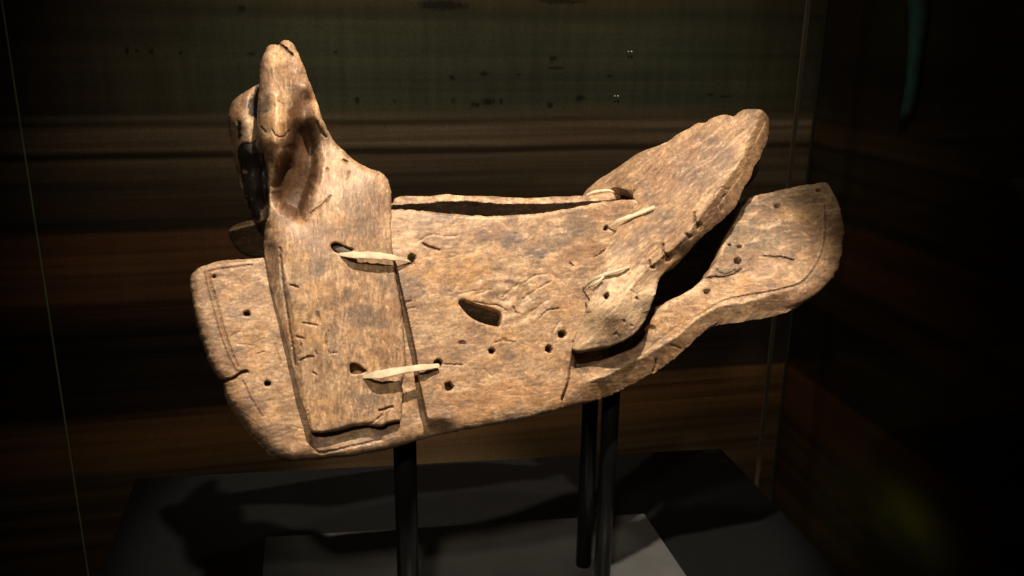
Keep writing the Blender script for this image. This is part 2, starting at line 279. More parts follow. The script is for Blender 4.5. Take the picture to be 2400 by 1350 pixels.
def bar_detail(px, py, d):
    w_ = bar_w(px, py); q = np.clip(1-d/w_, 0, 1); circ = 1-np.sqrt(1-np.minimum(q, .995)**2)
    cham = sst(0, 1, np.minimum(px-1335, 1880-px)/60)*(py > 660)
    prof = circ*(1-cham)+np.clip(q*1.0, 0, 1)*1.2*cham
    y = prof*w_*0.00042*np.where(py > 900, .85-.4*sst(60, 160, np.minimum(px-850, 1480-px)), .85)
    y += .016*sst(-4, 5, sdf(px, py, [(1345, 800), (1349, 860), (1400, 851), (1455, 825), (1505, 775), (1535, 700), (1500, 690), (1400, 780)]))
    s = sdf(px, py, CENTRE); fl_ = sst(1010, 1090, px); fade = sst(0, 1, (1015-py)/40*1.0)*(1-fl_)+fl_
    up = sst(-2.5, 2.5, s-1)
    y -= 0.013*up*fade
    # shallow trough round the foot of the front leg, raised bead along the front edge
    y += 0.0015*np.exp(-(seg_dist(px, py, [(745, 1030), (930, 1015), (985, 960)])/22)**2)
    y -= 0.0014*np.exp(-(seg_dist(px, py, c2((150, 225), (172, 330), (205, 450), (240, 580), (280, 690), (325, 780)))/3.5)**2)
    y -= 0.0016*np.exp(-(seg_dist(px, py, c4((1700, 650), (1706, 800), (1692, 900), (1660, 995), (1600, 1088), (1536, 1141), (1400, 1181), (1200, 1215), (1080, 1241)))/4)**2)
    g1, a, b, c = wood(px, py, -6, 100, 1.0, 10, 90); y += g1
    # swirling knot round the slot
    y += 0.0006*np.sin(np.hypot((px-1180)/1.7, (py-700))/4.2+3*fbm(px/40, py/40, 3, 77))*np.exp(-(((px-1220)/130)**2+((py-700)/70)**2))
    cd_, cm = cracks(px, py, BARCR+EDGE_NICK); y += cd_
    y -= 0.0
    L = sdf(px, py, LEATHER)+7*fbm(px/14, py/14, 4, 31); lm = sst(-1.5, 1.5, L); y -= 0.0012*lm
    # shallow filled dents
    for cx, cy, rx, ry, dp in [(1525, 773, 13, 10, .005), (1802, 534, 12, 7, .003), (1083, 806, 9, 7, .004), (1182, 797, 8, 5, .0015), (1418, 822, 12, 8, .001)]:
        y += dp*np.exp(-((((px-cx)/rx)**2+((py-cy)/ry)**2)**2))
    col = np.tile(TAN, (len(px), 1)); col = mix(col, PNK, 0.6+1.2*c); col = mix(col, ORG, sst(.0, .45, fbm(px/60, py/45, 4, 210))*0.75); col = mix(col, BRN, sst(.12, .5, fbm(px/34, py/24, 5, 211, .6))*0.55)
    col = mix(col, PALE, sst(.18, .5, b)*0.5)
    col = spots(col, px, py, [(1060, 630, 130, 55, 0, ORG, .7), (1180, 558, 60, 22, 4, GRY, .85), (1255, 594, 30, 17, -10, GRY, .85), (1130, 545, 60, 20, 0, BRN, .6), (1350, 540, 80, 34, -30, GRY, .55), (1390, 600, 50, 22, -50, BRN, .5), (1440, 500, 40, 22, -30, GRY, .4),
        (965, 680, 28, 44, 20, GRY, .6), (1000, 715, 26, 12, 0, GRY, .45), (1007, 615, 14, 8, 0, GRY, .6), (1230, 548, 11, 15, 0, PALE, .9), (1304, 513, 8, 5, 0, PALE, .9), (1350, 505, 34, 5, -12, PALE, .6), (1020, 760, 70, 40, 0, PNK, .5), (1320, 700, 50, 30, -40, BRN, .35),
        (1200, 930, 190, 40, -8, RED, .75), (1080, 990, 90, 34, -8, RED, .55), (1165, 845, 40, 18, 0, RED, .4), (1060, 880, 60, 20, 0, BRN, .35), (600, 650, 80, 30, 0, PNK, .7), (530, 690, 22, 20, 0, ORG, .5), (600, 690, 22, 12, 0, BRN, .4),
        (600, 960, 70, 60, 40, ORG, .35), (680, 945, 40, 22, 20, BRN, .45), (860, 1060, 120, 12, -6, RED, .45), (1440, 905, 130, 26, -28, ORG, .8), (1560, 840, 80, 22, -38, ORG, .8), (1330, 960, 90, 22, -18, RED, .6), (1790, 715, 90, 14, -10, RED, .55), (1900, 690, 50, 16, -40, RED, .4), (460, 740, 10, 60, -12, BRN, .5),
        (1640, 700, 70, 16, -30, PNK, .6), (1800, 480, 90, 26, -8, GRY, .35), (1960, 560, 12, 60, 0, ORG, .4)])
    col = mix(col, PALE, .7*np.exp(-((d-w_-2)/6)**2)*cham); col = mix(col, PALE, .4*sst(14, 4, d)*(py < 700))
    col = mix(col, LEA, lm*.85*(0.75+.5*fbm(px/12, py/12, 3, 61))); col = spots(col, px, py, [(1798, 620, 30, 26, 0, PALE, .8), (1770, 640, 24, 16, 0, PALE, .5), (1800, 530, 26, 8, -5, PALE, .5)])
    col = mix(col, np.array([.05, .03, .02]), cm*.75)
    return y, col
HOLES_BAR = [smooth_loop(c3((523, 783), (536, 764), (562, 759), (585, 770), (640, 786), (700, 803), (760, 828), (786, 838), (797, 858), (797, 890), (794, 918), (780, 932), (762, 931), (715, 922), (660, 905), (620, 885), (585, 860), (550, 822), (536, 803)), 3),
    blob(1152, 823, 8, 7), blob(1052, 905, 11, 11), blob(1318, 783, 11, 9), blob(1286, 818, 9, 9), blob(579, 735, 9, 7), blob(628, 899, 8, 7), blob(502, 648, 5, 4),
    blob(1657, 683, 10, 6), blob(1729, 611, 10, 8), blob(1733, 578, 7, 4), blob(1710, 574, 5, 3.5), blob(1822, 482, 10, 6, -.2), blob(1918, 447, 7, 4, -.1),
    blob(966, 603, 9, 9), blob(1027, 851, 10, 12), blob(1421, 534, 8, 5, -.5)]
sheet('side_bar', BAR, HOLES_BAR, bar_base, bar_detail, None, lambda x, y: 0.016+0*x, M_WOOD, saddle, 2.4, 2.2, -.1)
# ---- horn and front leg (fork)
FORK = [(642, 103), (652, 106), (660, 97), (672, 94), (685, 100), (695, 117), (706, 140), (716, 167), (735, 216), (757, 279), (772, 312), (790, 338), (809, 356), (839, 382), (868, 395), (894, 405), (908, 418), (914, 434), (918, 460), (917, 500), (917, 556), (921, 600), (926, 640), (943, 747), (951, 851), (946, 880), (940, 903), (944, 912), (939, 984), (925, 988), (910, 992), (895, 1000), (856, 997), (826, 1001), (793, 1010), (760, 1014), (731, 1013), (724, 996), (719, 971), (698, 913), (673, 810), (644, 706), (628, 640), (619, 580), (620, 541), (629, 500), (630, 460), (627, 393), (618, 350), (606, 312), (604, 260), (606, 208), (611, 150), (618, 125), (628, 108)]
fork_off = tps([(730, 1000, -.011), (935, 975, -.012), (830, 900, -.015), (720, 800, -.016), (930, 750, -.015), (820, 750, -.019), (680, 650, -.016), (915, 600, -.014), (790, 620, -.02), (660, 560, -.014),
    (912, 450, -.006), (870, 420, -.008), (850, 480, -.014), (780, 480, -.017), (745, 420, -.012), (760, 380, -.006), (820, 390, -.004), (778, 330, .000), (752, 310, .000), (736, 250, .000), (712, 175, -.004),
    (702, 515, -.012), (695, 440, -.010), (704, 380, -.012), (708, 310, -.010), (704, 230, -.014), (696, 160, -.010), (720, 200, -.012), (738, 255, -.014), (752, 310, -.014), (685, 115, .004), (664, 105, .0),
    (640, 115, -.012), (640, 160, -.030), (642, 220, -.043), (645, 290, -.050), (648, 335, -.047), (650, 370, -.034), (648, 410, -.020), (645, 450, -.014), (648, 490, -.012), (650, 530, -.013),
    (674, 160, -.010), (677, 220, -.028), (679, 290, -.032), (674, 345, -.024), (672, 390, -.014), (668, 450, -.012),
    (608, 160, -.006), (608, 220, -.014), (608, 290, -.018), (626, 380, -.014), (628, 460, -.01), (622, 540, -.006), (700, 550, -.016)])
def fork_base(px, py): return plane_y(px, py)+fork_off(px, py)
fork_w = idw([(610, 150, 12), (606, 250, 12), (627, 400, 8), (630, 480, 8), (620, 560, 30), (640, 690, 36), (673, 810, 28), (698, 913, 18), (719, 971, 9), (731, 1013, 8), (830, 1001, 12), (939, 984, 8), (944, 912, 6), (951, 851, 6), (926, 640, 6), (917, 500, 7), (914, 434, 14), (894, 405, 12), (809, 356, 10), (757, 279, 12), (716, 167, 14), (685, 100, 12), (642, 103, 14)], 4)
FORKCR = [(c1((588, 665), (605, 692), (628, 708), (662, 706), (690, 668)), 4, .0022), (c1((598, 168), (625, 185)), 3.5, .002), (c1((640, 120), (675, 145), (717, 190)), 5, .008), (c1((872, 612), (900, 668), (926, 702)), 6, .004), 
    (c1((1036, 850), (1060, 862)), 4, .003), (c1((935, 905), (945, 915)), 4, .003), (c1((830, 1190), (900, 1140), (960, 1080)), 5, .0022), (c1((1080, 920), (1060, 970)), 4, .0015), (c1((520, 640), (545, 672)), 5, .003), (c1((630, 480), (665, 500)), 4, .0016),
    (c2((570, 100), (580, 250), (600, 400), (625, 560), (655, 760)), 5, .0025), (c2((700, 522), (780, 540)), 3.4, .0018), (c2((665, 600), (700, 610)), 4, .0026), (c2((680, 738), (720, 716), (755, 712)), 4, .0028), (c2((1130, 1015), (1170, 1008), (1205, 994)), 4.5, .004), (c2((1050, 1108), (1100, 1080), (1145, 1042)), 4, .002),
    (c2((770, 680), (775, 700)), 3.6, .002), (c2((755, 800), (775, 815)), 3.6, .002), (c2((780, 460), (800, 520)), 3, .001), (c2((630, 310), (668, 318)), 4, .003), (c2((840, 570), (830, 640), (850, 700)), 4, .0012), (c2((690, 640), (680, 700)), 4, .002), (c2((865, 695), (895, 690)), 3, .0014)]
FORKCR += scratches(46, (608, 130, 672, 420), 8, 30, 10, 36, 3, .0014, 21)+scratches(50, (700, 420, 910, 600), 80, 14, 20, 70, 2.8, .0008, 22)+scratches(34, (700, 620, 930, 840), 35, 18, 25, 90, 2.6, .0006, 23)+scratches(60, (700, 800, 930, 1000), 40, 45, 10, 34, 3, .0009, 24)+scratches(34, (690, 150, 760, 460), 78, 8, 30, 80, 3, .0012, 25)
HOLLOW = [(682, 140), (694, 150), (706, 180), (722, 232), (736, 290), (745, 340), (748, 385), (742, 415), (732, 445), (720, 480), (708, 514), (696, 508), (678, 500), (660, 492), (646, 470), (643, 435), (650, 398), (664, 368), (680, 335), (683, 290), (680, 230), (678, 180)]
def fork_detail(px, py, d):
    w_ = fork_w(px, py); q = np.clip(1-d/w_, 0, 1); y = (1-np.sqrt(1-np.minimum(q, .99)**2))*w_*0.00042*1.3
    strip = sst(0, 30, py-560)*(px < 735); cr = [(650, 540), (669, 648), (686, 718), (702, 822), (712, 913), (728, 1016)]
    dl = seg_dist(px, py, cr); left = px < np.interp(py, [p[1] for p in cr], [p[0] for p in cr])
    y = np.where(left & (py > 540), y*(1-strip)+strip*np.clip(dl*0.00042*.62, 0, .02), y)
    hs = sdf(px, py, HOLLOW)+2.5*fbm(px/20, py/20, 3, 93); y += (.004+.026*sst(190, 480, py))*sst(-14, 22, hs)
    g1, a, b, c = wood(px, py, 84, 300, .9, 9, 80); y += g1
    cd_, cm = cracks(px, py, FORKCR); y += cd_
    col = np.tile(TAN, (len(px), 1)); col = mix(col, PNK, .3+c); col = mix(col, ORG, sst(-.05, .4, fbm(px/50, py/60, 4, 410))*.8); col = mix(col, BRN, sst(.05, .4, fbm(px/24, py/34, 5, 411, .62))*.7); col = mix(col, PALE, sst(.2, .5, b)*.45)
    col = spots(col, px, py, [(645, 210, 36, 120, 0, PALE, .55), (650, 290, 26, 70, 0, ORG, .65), (645, 160, 22, 40, 0, ORG, .45), (704, 330, 34, 130, 0, np.array([.20, .105, .05]), .7), (700, 420, 46, 110, 0, BRN, .8), (690, 470, 30, 50, 0, np.array([.16, .085, .045]), .7), (715, 240, 18, 90, -12, BRN, .6), (860, 470, 60, 60, 0, GRY, .42), (800, 560, 70, 60, 0, BRN, .5), (740, 600, 20, 60, 0, GRY, .5), (880, 520, 34, 70, 0, BRN, .45),
        (780, 690, 90, 30, 0, ORG, .8), (720, 740, 40, 60, 0, ORG, .6), (855, 740, 60, 34, 10, GRY, .55), (775, 790, 22, 60, -8, GRY, .5), (900, 790, 40, 50, 0, BRN, .35), (745, 860, 40, 40, 0, BRN, .5), (860, 950, 80, 30, 0, GRY, .35), (760, 960, 60, 40, 0, ORG, .5), (745, 735, 8, 10, 0, GRY, .8), (665, 650, 14, 60, 15, PALE, .5), (642, 640, 12, 70, 15, BRN, .55),
        (640, 600, 14, 60, 5, BRN, .6), (780, 600, 20, 10, 0, PALE, .3), (655, 500, 20, 16, 0, GRY, .5), (632, 470, 6, 60, 0, PALE, .6), (720, 700, 20, 14, 0, PALE, .3)])
    col = mix(col, np.array([.058, .029, .014]), (.5+.46*sst(200, 330, py))*sst(-14, 12, hs))  # brown of the hollow with its shade painted in, deeper lower down
    col = mix(col, np.array([.05, .03, .02]), cm*.75)
    return y, col
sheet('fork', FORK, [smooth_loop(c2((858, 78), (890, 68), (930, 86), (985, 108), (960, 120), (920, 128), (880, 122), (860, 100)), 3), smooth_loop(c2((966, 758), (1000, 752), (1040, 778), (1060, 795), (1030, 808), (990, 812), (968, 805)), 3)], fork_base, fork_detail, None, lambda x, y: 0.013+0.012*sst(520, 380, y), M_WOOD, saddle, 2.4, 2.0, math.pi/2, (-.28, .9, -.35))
# ---- far shoulder of the fork, with the black leather patch
SHO = [(642, 196), (620, 190), (605, 197), (592, 204), (579, 212), (560, 224), (550, 233), (540, 248), (536, 265), (536, 297), (541, 330), (544, 352), (551, 385), (558, 410), (566, 440), (573, 466), (585, 500), (596, 522), (612, 550), (632, 560), (650, 540), (650, 400), (648, 260)]
sho_y = tps([(540, 250, .045), (540, 330, .045), (560, 420, .045), (590, 520, .045), (600, 210, .05), (580, 280, .018), (590, 360, .012), (600, 440, .012), (612, 520, .02), (632, 300, .055), (632, 450, .060), (650, 560, .10), (650, 250, .10), (650, 400, .10)])
BL = [c1((365, 790), (390, 748), (430, 735), (485, 728), (500, 800), (520, 860), (550, 950), (556, 1040), (545, 1130), (500, 1235), (470, 1230), (430, 1130), (400, 1020), (380, 900)), c1((500, 372), (470, 430), (440, 500), (430, 560), (470, 580), (505, 590), (515, 400)), c1((372, 610), (392, 612), (392, 690), (378, 730), (370, 690))]
def sho_detail(px, py, d):
    q = np.clip(1-d/16, 0, 1); y = (1-np.sqrt(1-np.minimum(q, .99)**2))*16*0.00042*1.2
    g1, a, b, c = wood(px, py, 80, 500, .8, 9, 50); y += g1
    m = np.zeros(len(px))
    for p in BL: m = np.maximum(m, sst(-1.5, 1.5, sdf(px, py, p)+5*fbm(px/10, py/10, 4, 71)))
    y += 0.0012*m; cd_, cm = cracks(px, py, [(c1((370, 600), (372, 700), (376, 740)), 3, .002), (c1((545, 900), (560, 1010), (548, 1120), (570, 1180)), 4, .003)]); y += cd_
    col = np.tile(TAN*.95, (len(px), 1)); col = mix(col, PALE, sst(.0, .4, fbm(px/18, py/18, 5, 512))*.6); col = mix(col, BRN, sst(.05, .4, fbm(px/20, py/30, 5, 511, .62))*.6)
    col = spots(col, px, py, [(548, 270, 20, 30, 0, ORG, .6), (590, 300, 26, 22, 0, PALE, .8), (560, 240, 26, 14, -20, BRN, .5)])
    col = mix(col, BLK, m*.96); col = mix(col, PALE, .5*m*sst(.5, .6, fbm(px/14, py/16, 5, 513))); col = mix(col, np.array([.03, .02, .015]), cm*.7); return y, col
sheet('fork_shoulder', SHO, [], sho_y, sho_detail, None, 0.018, M_WOOD, saddle, 2.8, 1.6, math.pi/2, (.3, .9, -.1))
# ---- far side bar
FAR = [(600, 516), (568, 521), (548, 529), (538, 540), (537, 552), (544, 567), (561, 590), (586, 602), (620, 610), (680, 680), (800, 740), (1000, 770), (1300, 770), (1470, 780), (1560, 775), (1660, 720), (1760, 600), (1780, 520), (1730, 470), (1762, 425), (1778, 400), (1780, 378), (1772, 368), (1745, 372), (1650, 400), (1560, 440), (1480, 455), (1452, 452), (1436, 451), (1400, 458), (1380, 459), (1324, 461), (1232, 464), (1158, 461), (1087, 459), (1050, 456), (1010, 460), (960, 459), (939, 461), (928, 467), (922, 476), (900, 480), (800, 520), (700, 530), (640, 520)]
far_y = tps([(540, 530, .10), (600, 520, .10), (560, 595, .13), (700, 530, .11), (700, 680, .17), (930, 475, .10), (1050, 472, .125), (1180, 478, .14), (1340, 474, .165), (1450, 462, .185), (950, 700, .22), (1200, 720, .26), (1450, 740, .29),
    (1560, 470, .27), (1650, 430, .31), (1770, 380, .335), (1560, 740, .42), (1700, 560, .43), (1760, 560, .47)])
CRS = [(520, 545), (545, 540), (600, 526), (620, 540), (924, 480), (973, 477), (1028, 473), (1102, 470), (1176, 478), (1250, 478), (1343, 474), (1417, 470), (1455, 464)]
def far_detail(px, py, d):
    cy = np.interp(px, [p[0] for p in CRS], [p[1] for p in CRS]); ab = np.clip(cy-py+1.5*fbm(px/16, py/30, 3, 8), 0, 60)*((px < 1470))
    q = np.clip(1-d/6, 0, 1); y = np.where(px < 700, np.clip(ab, 0, 6)*.0016, np.clip(ab, 0, 24)*.0011)+(1-np.sqrt(1-np.minimum(q, .99)**2))*.0022
    g1, a, b, c = wood(px, py, 0, 600, .8, 5, 60); y += g1
    col = np.tile(TAN, (len(px), 1)); col = mix(col, PALE, .4+b); lo = sst(2, -3, cy-py); col = mix(col, np.array([.20, .12, .07]), lo*.85); col = mix(col, BRN, sst(.1, .4, a)*.4)  # inner face below the crease painted dark to deepen its shade
    return y, col
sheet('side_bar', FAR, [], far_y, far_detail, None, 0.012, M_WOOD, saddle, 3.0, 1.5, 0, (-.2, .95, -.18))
# ---- cantle
CAN = [(1341, 817), (1345, 795), (1352, 770), (1364, 745), (1374, 723), (1385, 697), (1393, 674), (1402, 640), (1412, 600), (1432, 562), (1455, 528), (1478, 500), (1495, 482), (1501, 470), (1513, 457), (1500, 462), (1488, 468), (1484, 456), (1486, 444), (1470, 446), (1455, 442), (1435, 440), (1400, 462), (1363, 470), (1368, 455), (1378, 443), (1393, 429), (1420, 410), (1448, 392), (1485, 366), (1510, 353), (1541, 342), (1568, 330), (1589, 314), (1619, 299), (1636, 288), (1652, 287), (1668, 277), (1693, 269), (1708, 270), (1719, 273), (1731, 264), (1744, 257), (1756, 256), (1778, 256), (1792, 263), (1803, 281), (1799, 300), (1790, 318), (1780, 344), (1767, 366), (1762, 385), (1752, 405), (1744, 428), (1735, 445), (1707, 477), (1670, 518), (1648, 545), (1633, 566), (1604, 597), (1572, 625), (1548, 650), (1540, 668), (1536, 690), (1524, 723), (1511, 752), (1494, 778), (1478, 791), (1462, 801), (1440, 809), (1419, 814), (1390, 818), (1361, 825)]
can_y = tps([(1345, 815, -.014), (1400, 800, -.009), (1460, 790, -.008), (1380, 715, -.002), (1440, 730, -.008), (1500, 740, -.002), (1405, 640, .016), (1460, 640, .016), (1530, 660, .014), (1430, 560, .05), (1500, 560, .045), (1590, 590, .052), (1495, 485, .098), (1560, 480, .095), (1660, 500, .098),
    (1480, 440, .15), (1560, 400, .165), (1650, 400, .16), (1720, 420, .145), (1370, 455, .235), (1450, 392, .235), (1540, 342, .235), (1650, 290, .232), (1640, 340, .205), (1720, 320, .195), (1770, 270, .215), (1795, 290, .20), (1760, 370, .172)])
CC = [(1785, 250), (1778, 272), (1759, 314), (1733, 377), (1700, 425), (1663, 477), (1630, 525), (1596, 565), (1556, 600), (1520, 628), (1477, 674), (1432, 740), (1400, 780), (1358, 815)]
CANCR = [(c4((615, 432), (640, 422)), 5, .003), (c4((885, 700), (892, 760), (915, 790)), 5, .005), (c4((688, 900), (690, 945), (725, 990)), 5, .006), (c4((600, 1000), (610, 1040), (630, 1045)), 5, .004), (c4((835, 835), (850, 855), (860, 848)), 6, .005), (c4((320, 1235), (335, 1225)), 6, .004), (c4((1150, 210), (1200, 170)), 4, .002),
    (c5((700, 365), (740, 395), (775, 380)), 3, .0016), (c5((740, 428), (745, 434)), 5, .004), (c5((705, 620), (712, 626)), 4, .002), (c5((515, 415), (530, 400)), 7, .005), (c5((580, 690), (600, 680), (610, 700)), 4, .0015), (c5((650, 590), (655, 600)), 4, .003), (c5((440, 350), (400, 430), (360, 560), (300, 700), (285, 780)), 3, .0012),
    (c4((640, 900), (600, 950), (540, 1010), (470, 1090)), 3, .0008), (c4((1010, 600), (1040, 540), (1110, 555)), 4, .002), (c4((1050, 620), (1120, 560)), 4, .001)]
CANCR += scratches(110, (1400, 280, 1780, 620), -37, 7, 24, 100, 3, .0013, 31)+scratches(60, (1380, 560, 1600, 800), -50, 14, 16, 60, 2.8, .0008, 32)
def can_detail(px, py, d):
    L = smooth_loop(CC, 12, 0, closed=False); dl = seg_dist(px, py, L); cx = np.interp(py, [p[1] for p in CC], [p[0] for p in CC])
    right = px > cx; k = np.interp(py, [600, 690], [1.7, .13]); y = np.where(right, dl*0.00042*k, 0)*1.25
    q = np.clip(1-d/6, 0, 1); y += (1-np.sqrt(1-np.minimum(q, .99)**2))*.0025*np.where((px < 1490) & (py > 480) & (py < 800) & ~right, .25, 1)
    bot = sst(20, 4, d)*(py > 730); y += bot*.0015
    y += .010*np.exp(-((px-1560)/90)**2-((py-470)/90)**2)*0.5
    g1, a, b, c = wood(px, py, -38, 700, 1.2, 6, 70); y += (g1+.0006*np.abs(a))*np.where(py > 640, .4, 1)
    y += .0012*fbm(px/26, py/26, 3, 97)*(right & (py < 600))
    cd_, cm = cracks(px, py, CANCR); y += cd_
    # scalloped nicks along the outer edge
    for cx_, cy_, r in [(1637, 530, 10), (1563, 603, 12), (1528, 622, 8), (1700, 462, 6)]:
        y += .005*np.exp(-(np.hypot(px-cx_, py-cy_)/r)**4)*right
    col = np.tile(TAN*.8, (len(px), 1)); col = mix(col, BRN, (.35+.9*fbm(px/60, py/50, 4, 720))*np.where(py > 640, .4, 1)); col = mix(col, GRY, sst(-.1, .4, fbm(px/80, py/60, 4, 721))*.45*(py < 640)); col = mix(col, PALE*.9, sst(.12, .5, a)*.4); col = mix(col, BRN*.8, sst(-.15, -.5, a)*.5)
    col = spots(col, px, py, [(1565, 503, 18, 12, -30, GRY, .9), (1530, 455, 22, 12, -30, GRY, .6), (1640, 400, 90, 70, -38, GRY, .35), (1450, 640, 60, 60, -50, ORG, .5), (1420, 700, 40, 70, 30, PALE, .5), (1440, 600, 40, 30, 0, PALE, .35), (1430, 797, 40, 8, -8, GRY, .8), (1475, 780, 26, 8, -25, LEA, .8), (1516, 715, 9, 36, 15, LEA, .8), (1450, 720, 60, 60, 30, PALE, .6), (1400, 770, 40, 30, 30, PALE, .4), (1585, 470, 50, 30, -40, PNK, .35)])
    e = right & (py < 640); col = np.where(e[:, None], mix(col, ORG, .55+.3*b), col); col = np.where((e & (dl < 5))[:, None], mix(col, PALE, .6+b), col)
    col = spots(col, px, py, [(1695, 462, 26, 14, -45, BRN, .8), (1655, 502, 20, 10, -45, BRN, .8), (1600, 575, 34, 12, -45, BRN, .6)])
    col = mix(col, PALE, .45*((px < 1540) & (py > 620))); col = np.where(((dl < 3.5) & (py > 640))[:, None], mix(col, PALE*1.15, np.full(len(px), .9)), col); col = mix(col, np.array([.05, .03, .02]), cm*.6)
    return y, col
sheet('cantle', CAN, [blob(1421, 694, 6, 7), smooth_loop(c4((615, 648), (640, 634), (668, 632), (672, 645), (640, 658)), 3)], can_y, can_detail, None, 0.013, M_CANTLE, saddle, 2.4, 1.3, math.radians(-38))
# ---- rawhide thongs
def thong(path, width, ysurf, lift, flat=0.22, mat=M_THONG):
    L = smooth_loop([(p[0], p[1]) for p in path], 5, 0, closed=False); n = len(L); s = np.linspace(0, 1, n)
    wv = np.interp(s, np.linspace(0, 1, len(width)), width)*(.88+.16*fbm(s*14, s*3+len(width), 3, 33)); lf = np.interp(s, np.linspace(0, 1, len(lift)), lift)
    Y0 = ysurf(L[:, 0], L[:, 1]); Y = np.array([Y0[max(0, i-6):i+7].min() for i in range(n)]); Y = np.convolve(np.pad(Y, 4, 'edge'), np.ones(9)/9, 'valid')-lf; P = at(L[:, 0], L[:, 1], Y); V = []; Fc = []; K = 14
    for i in range(n):
        t = P[min(i+1, n-1)]-P[max(i-1, 0)]; t /= np.linalg.norm(t); nrm = CAM-P[i]; nrm[2] += .5; nrm -= t*np.dot(nrm, t); nrm /= np.linalg.norm(nrm); bi = np.cross(t, nrm); r = wv[i]*.5*.00042
        for k in range(K):
            a = 2*math.pi*k/K; rr = 1+.16*(hsh(np.array([k]), np.array([i//2]), 4)[0]-.5)
            V.append(P[i]+(bi*math.cos(a)*r*rr+nrm*math.sin(a)*r*flat*rr))
    for i in range(n-1):
        for k in range(K): Fc.append((i*K+k, i*K+(k+1) % K, (i+1)*K+(k+1) % K, (i+1)*K+k))
    Fc.append(tuple(range(K))[::-1]); Fc.append(tuple((n-1)*K+k for k in range(K)))
    me = bpy.data.meshes.new('thong'); me.from_pydata([tuple(v) for v in V], [], Fc); me.shade_smooth(); me.materials.append(mat)
    o = bpy.data.objects.new('thong', me); COL.objects.link(o); o.parent = saddle; return o
near = lambda x, y: np.minimum(bar_base(x, y)-.013*sst(-2, 2, sdf(x, y, CENTRE)), np.where(inside(x, y, FORK), fork_base(x, y), 9))
M_DTH = plain('dark_thong', (.10, .085, .07), .45, .5, .3, 60, .5)
thong([(778, 575), (795, 583), (815, 592), (840, 598)], [20, 18, 14, 8], near, [-.012, -.004, .001, .002], .5, M_DTH)
thong([(794, 596), (815, 597), (850, 598), (900, 601), (935, 606), (963, 613)], [7, 20, 22, 21, 17, 7], near, [-.001, .004, .005, .005, .004, -.003])
thong([(848, 884), (870, 880), (900, 876), (940, 868), (975, 863), (1008, 859), (1030, 857)], [8, 22, 23, 20, 18, 19, 14], near, [-.002, .003, .005, .006, .006, .005, -.002])
cn = lambda x, y: np.where(inside(x, y, CAN), can_y(x, y), bar_base(x, y)-.013)
thong([(1425, 536), (1436, 526), (1452, 516), (1480, 506), (1508, 495), (1535, 483)], [6, 11, 12, 11, 11, 7], cn, [-.002, .002, .005, .004, .003, -.003])
thong([(1367, 677), (1376, 666), (1392, 654), (1420, 642), (1448, 634), (1476, 625)], [7, 10, 9, 10, 8, 5], cn, [-.001, .002, .004, .004, .002, -.003], .4)
thong([(1380, 672), (1394, 664), (1408, 655), (1415, 648)], [11, 12, 10, 6], cn, [.001, .006, .006, .004], .4)
thong([(1372, 459), (1388, 451), (1408, 447), (1428, 446), (1440, 451)], [5, 8, 9, 8, 5], lambda x, y: np.full(len(x), .165), [0, 0, 0, 0, 0])
# little tuft of hair at the end of the upper thong
V = []; Fc = []
for i in range(60):
    x0 = 958+random.uniform(-4, 14); y0 = 606+random.uniform(-5, 5); a = math.radians(random.choice([-60, -100, -20, -150])+random.gauss(0, 22)); l = random.uniform(6, 20)
    p0 = at(x0, y0, near(np.array([x0]), np.array([y0]))-.002)[0]; p1 = at(x0+l*math.cos(a), y0+l*math.sin(a)*.8, near(np.array([x0]), np.array([y0]))-.006)[0]
    k = len(V); V += [tuple(p0+np.array([.0004, 0, 0])), tuple(p0-np.array([.0004, 0, 0])), tuple(p0+np.array([0, -.0005, 0])), tuple(p1)]; Fc += [(k, k+1, k+3), (k+1, k+2, k+3), (k+2, k, k+3)]
me = bpy.data.meshes.new('hair_tuft'); me.from_pydata(V, [], Fc); me.materials.append(plain('dark_hair', (.07, .045, .025), .6)); o = bpy.data.objects.new('hair_tuft', me); COL.objects.link(o); o.parent = saddle; o['kind'] = 'stuff'
# ================================================================== STAND
import bmesh
def mesh_obj(name, bm, mat, parent=None, bev=0):
    if bev: bmesh.ops.bevel(bm, geom=list(bm.edges), offset=bev, segments=2, affect='EDGES')
    bmesh.ops.recalc_face_normals(bm, faces=bm.faces)
    me = bpy.data.meshes.new(name); bm.to_mesh(me); bm.free(); me.materials.append(mat); o = bpy.data.objects.new(name, me); COL.objects.link(o); o.parent = parent; return o
def prism(name, quad, z0, z1, mat, parent=None, bev=0):
    bm = bmesh.new(); a = [bm.verts.new((p[0], p[1], z0)) for p in quad]; b = [bm.verts.new((p[0], p[1], z1)) for p in quad]; n = len(quad)
    bm.faces.new(a); bm.faces.new(b)
    for i in range(n): bm.faces.new((a[i], a[(i+1) % n], b[(i+1) % n], b[i]))
    return mesh_obj(name, bm, mat, parent, bev)
AZ = math.radians(12.9); DD = np.array([-math.sin(AZ), math.cos(AZ), 0]); WW = np.array([math.cos(AZ), math.sin(AZ), 0])
stand = bpy.data.objects.new('display_stand', None); COL.objects.link(stand); stand['label'] = 'grey rectangular base with three black steel posts holding up the saddle'; stand['category'] = 'stand'
ST = 0.012
a = at_z(622, 1258, ST); b = at_z(1510, 1203, ST); wd = (b-a); print('slab', a, b)
l_ = a-DD*.42; r_ = b-DD*.42
slab = prism('base_plate', [a, b, r_, l_], 0.0005, ST, M_SLAB, stand, .0012)
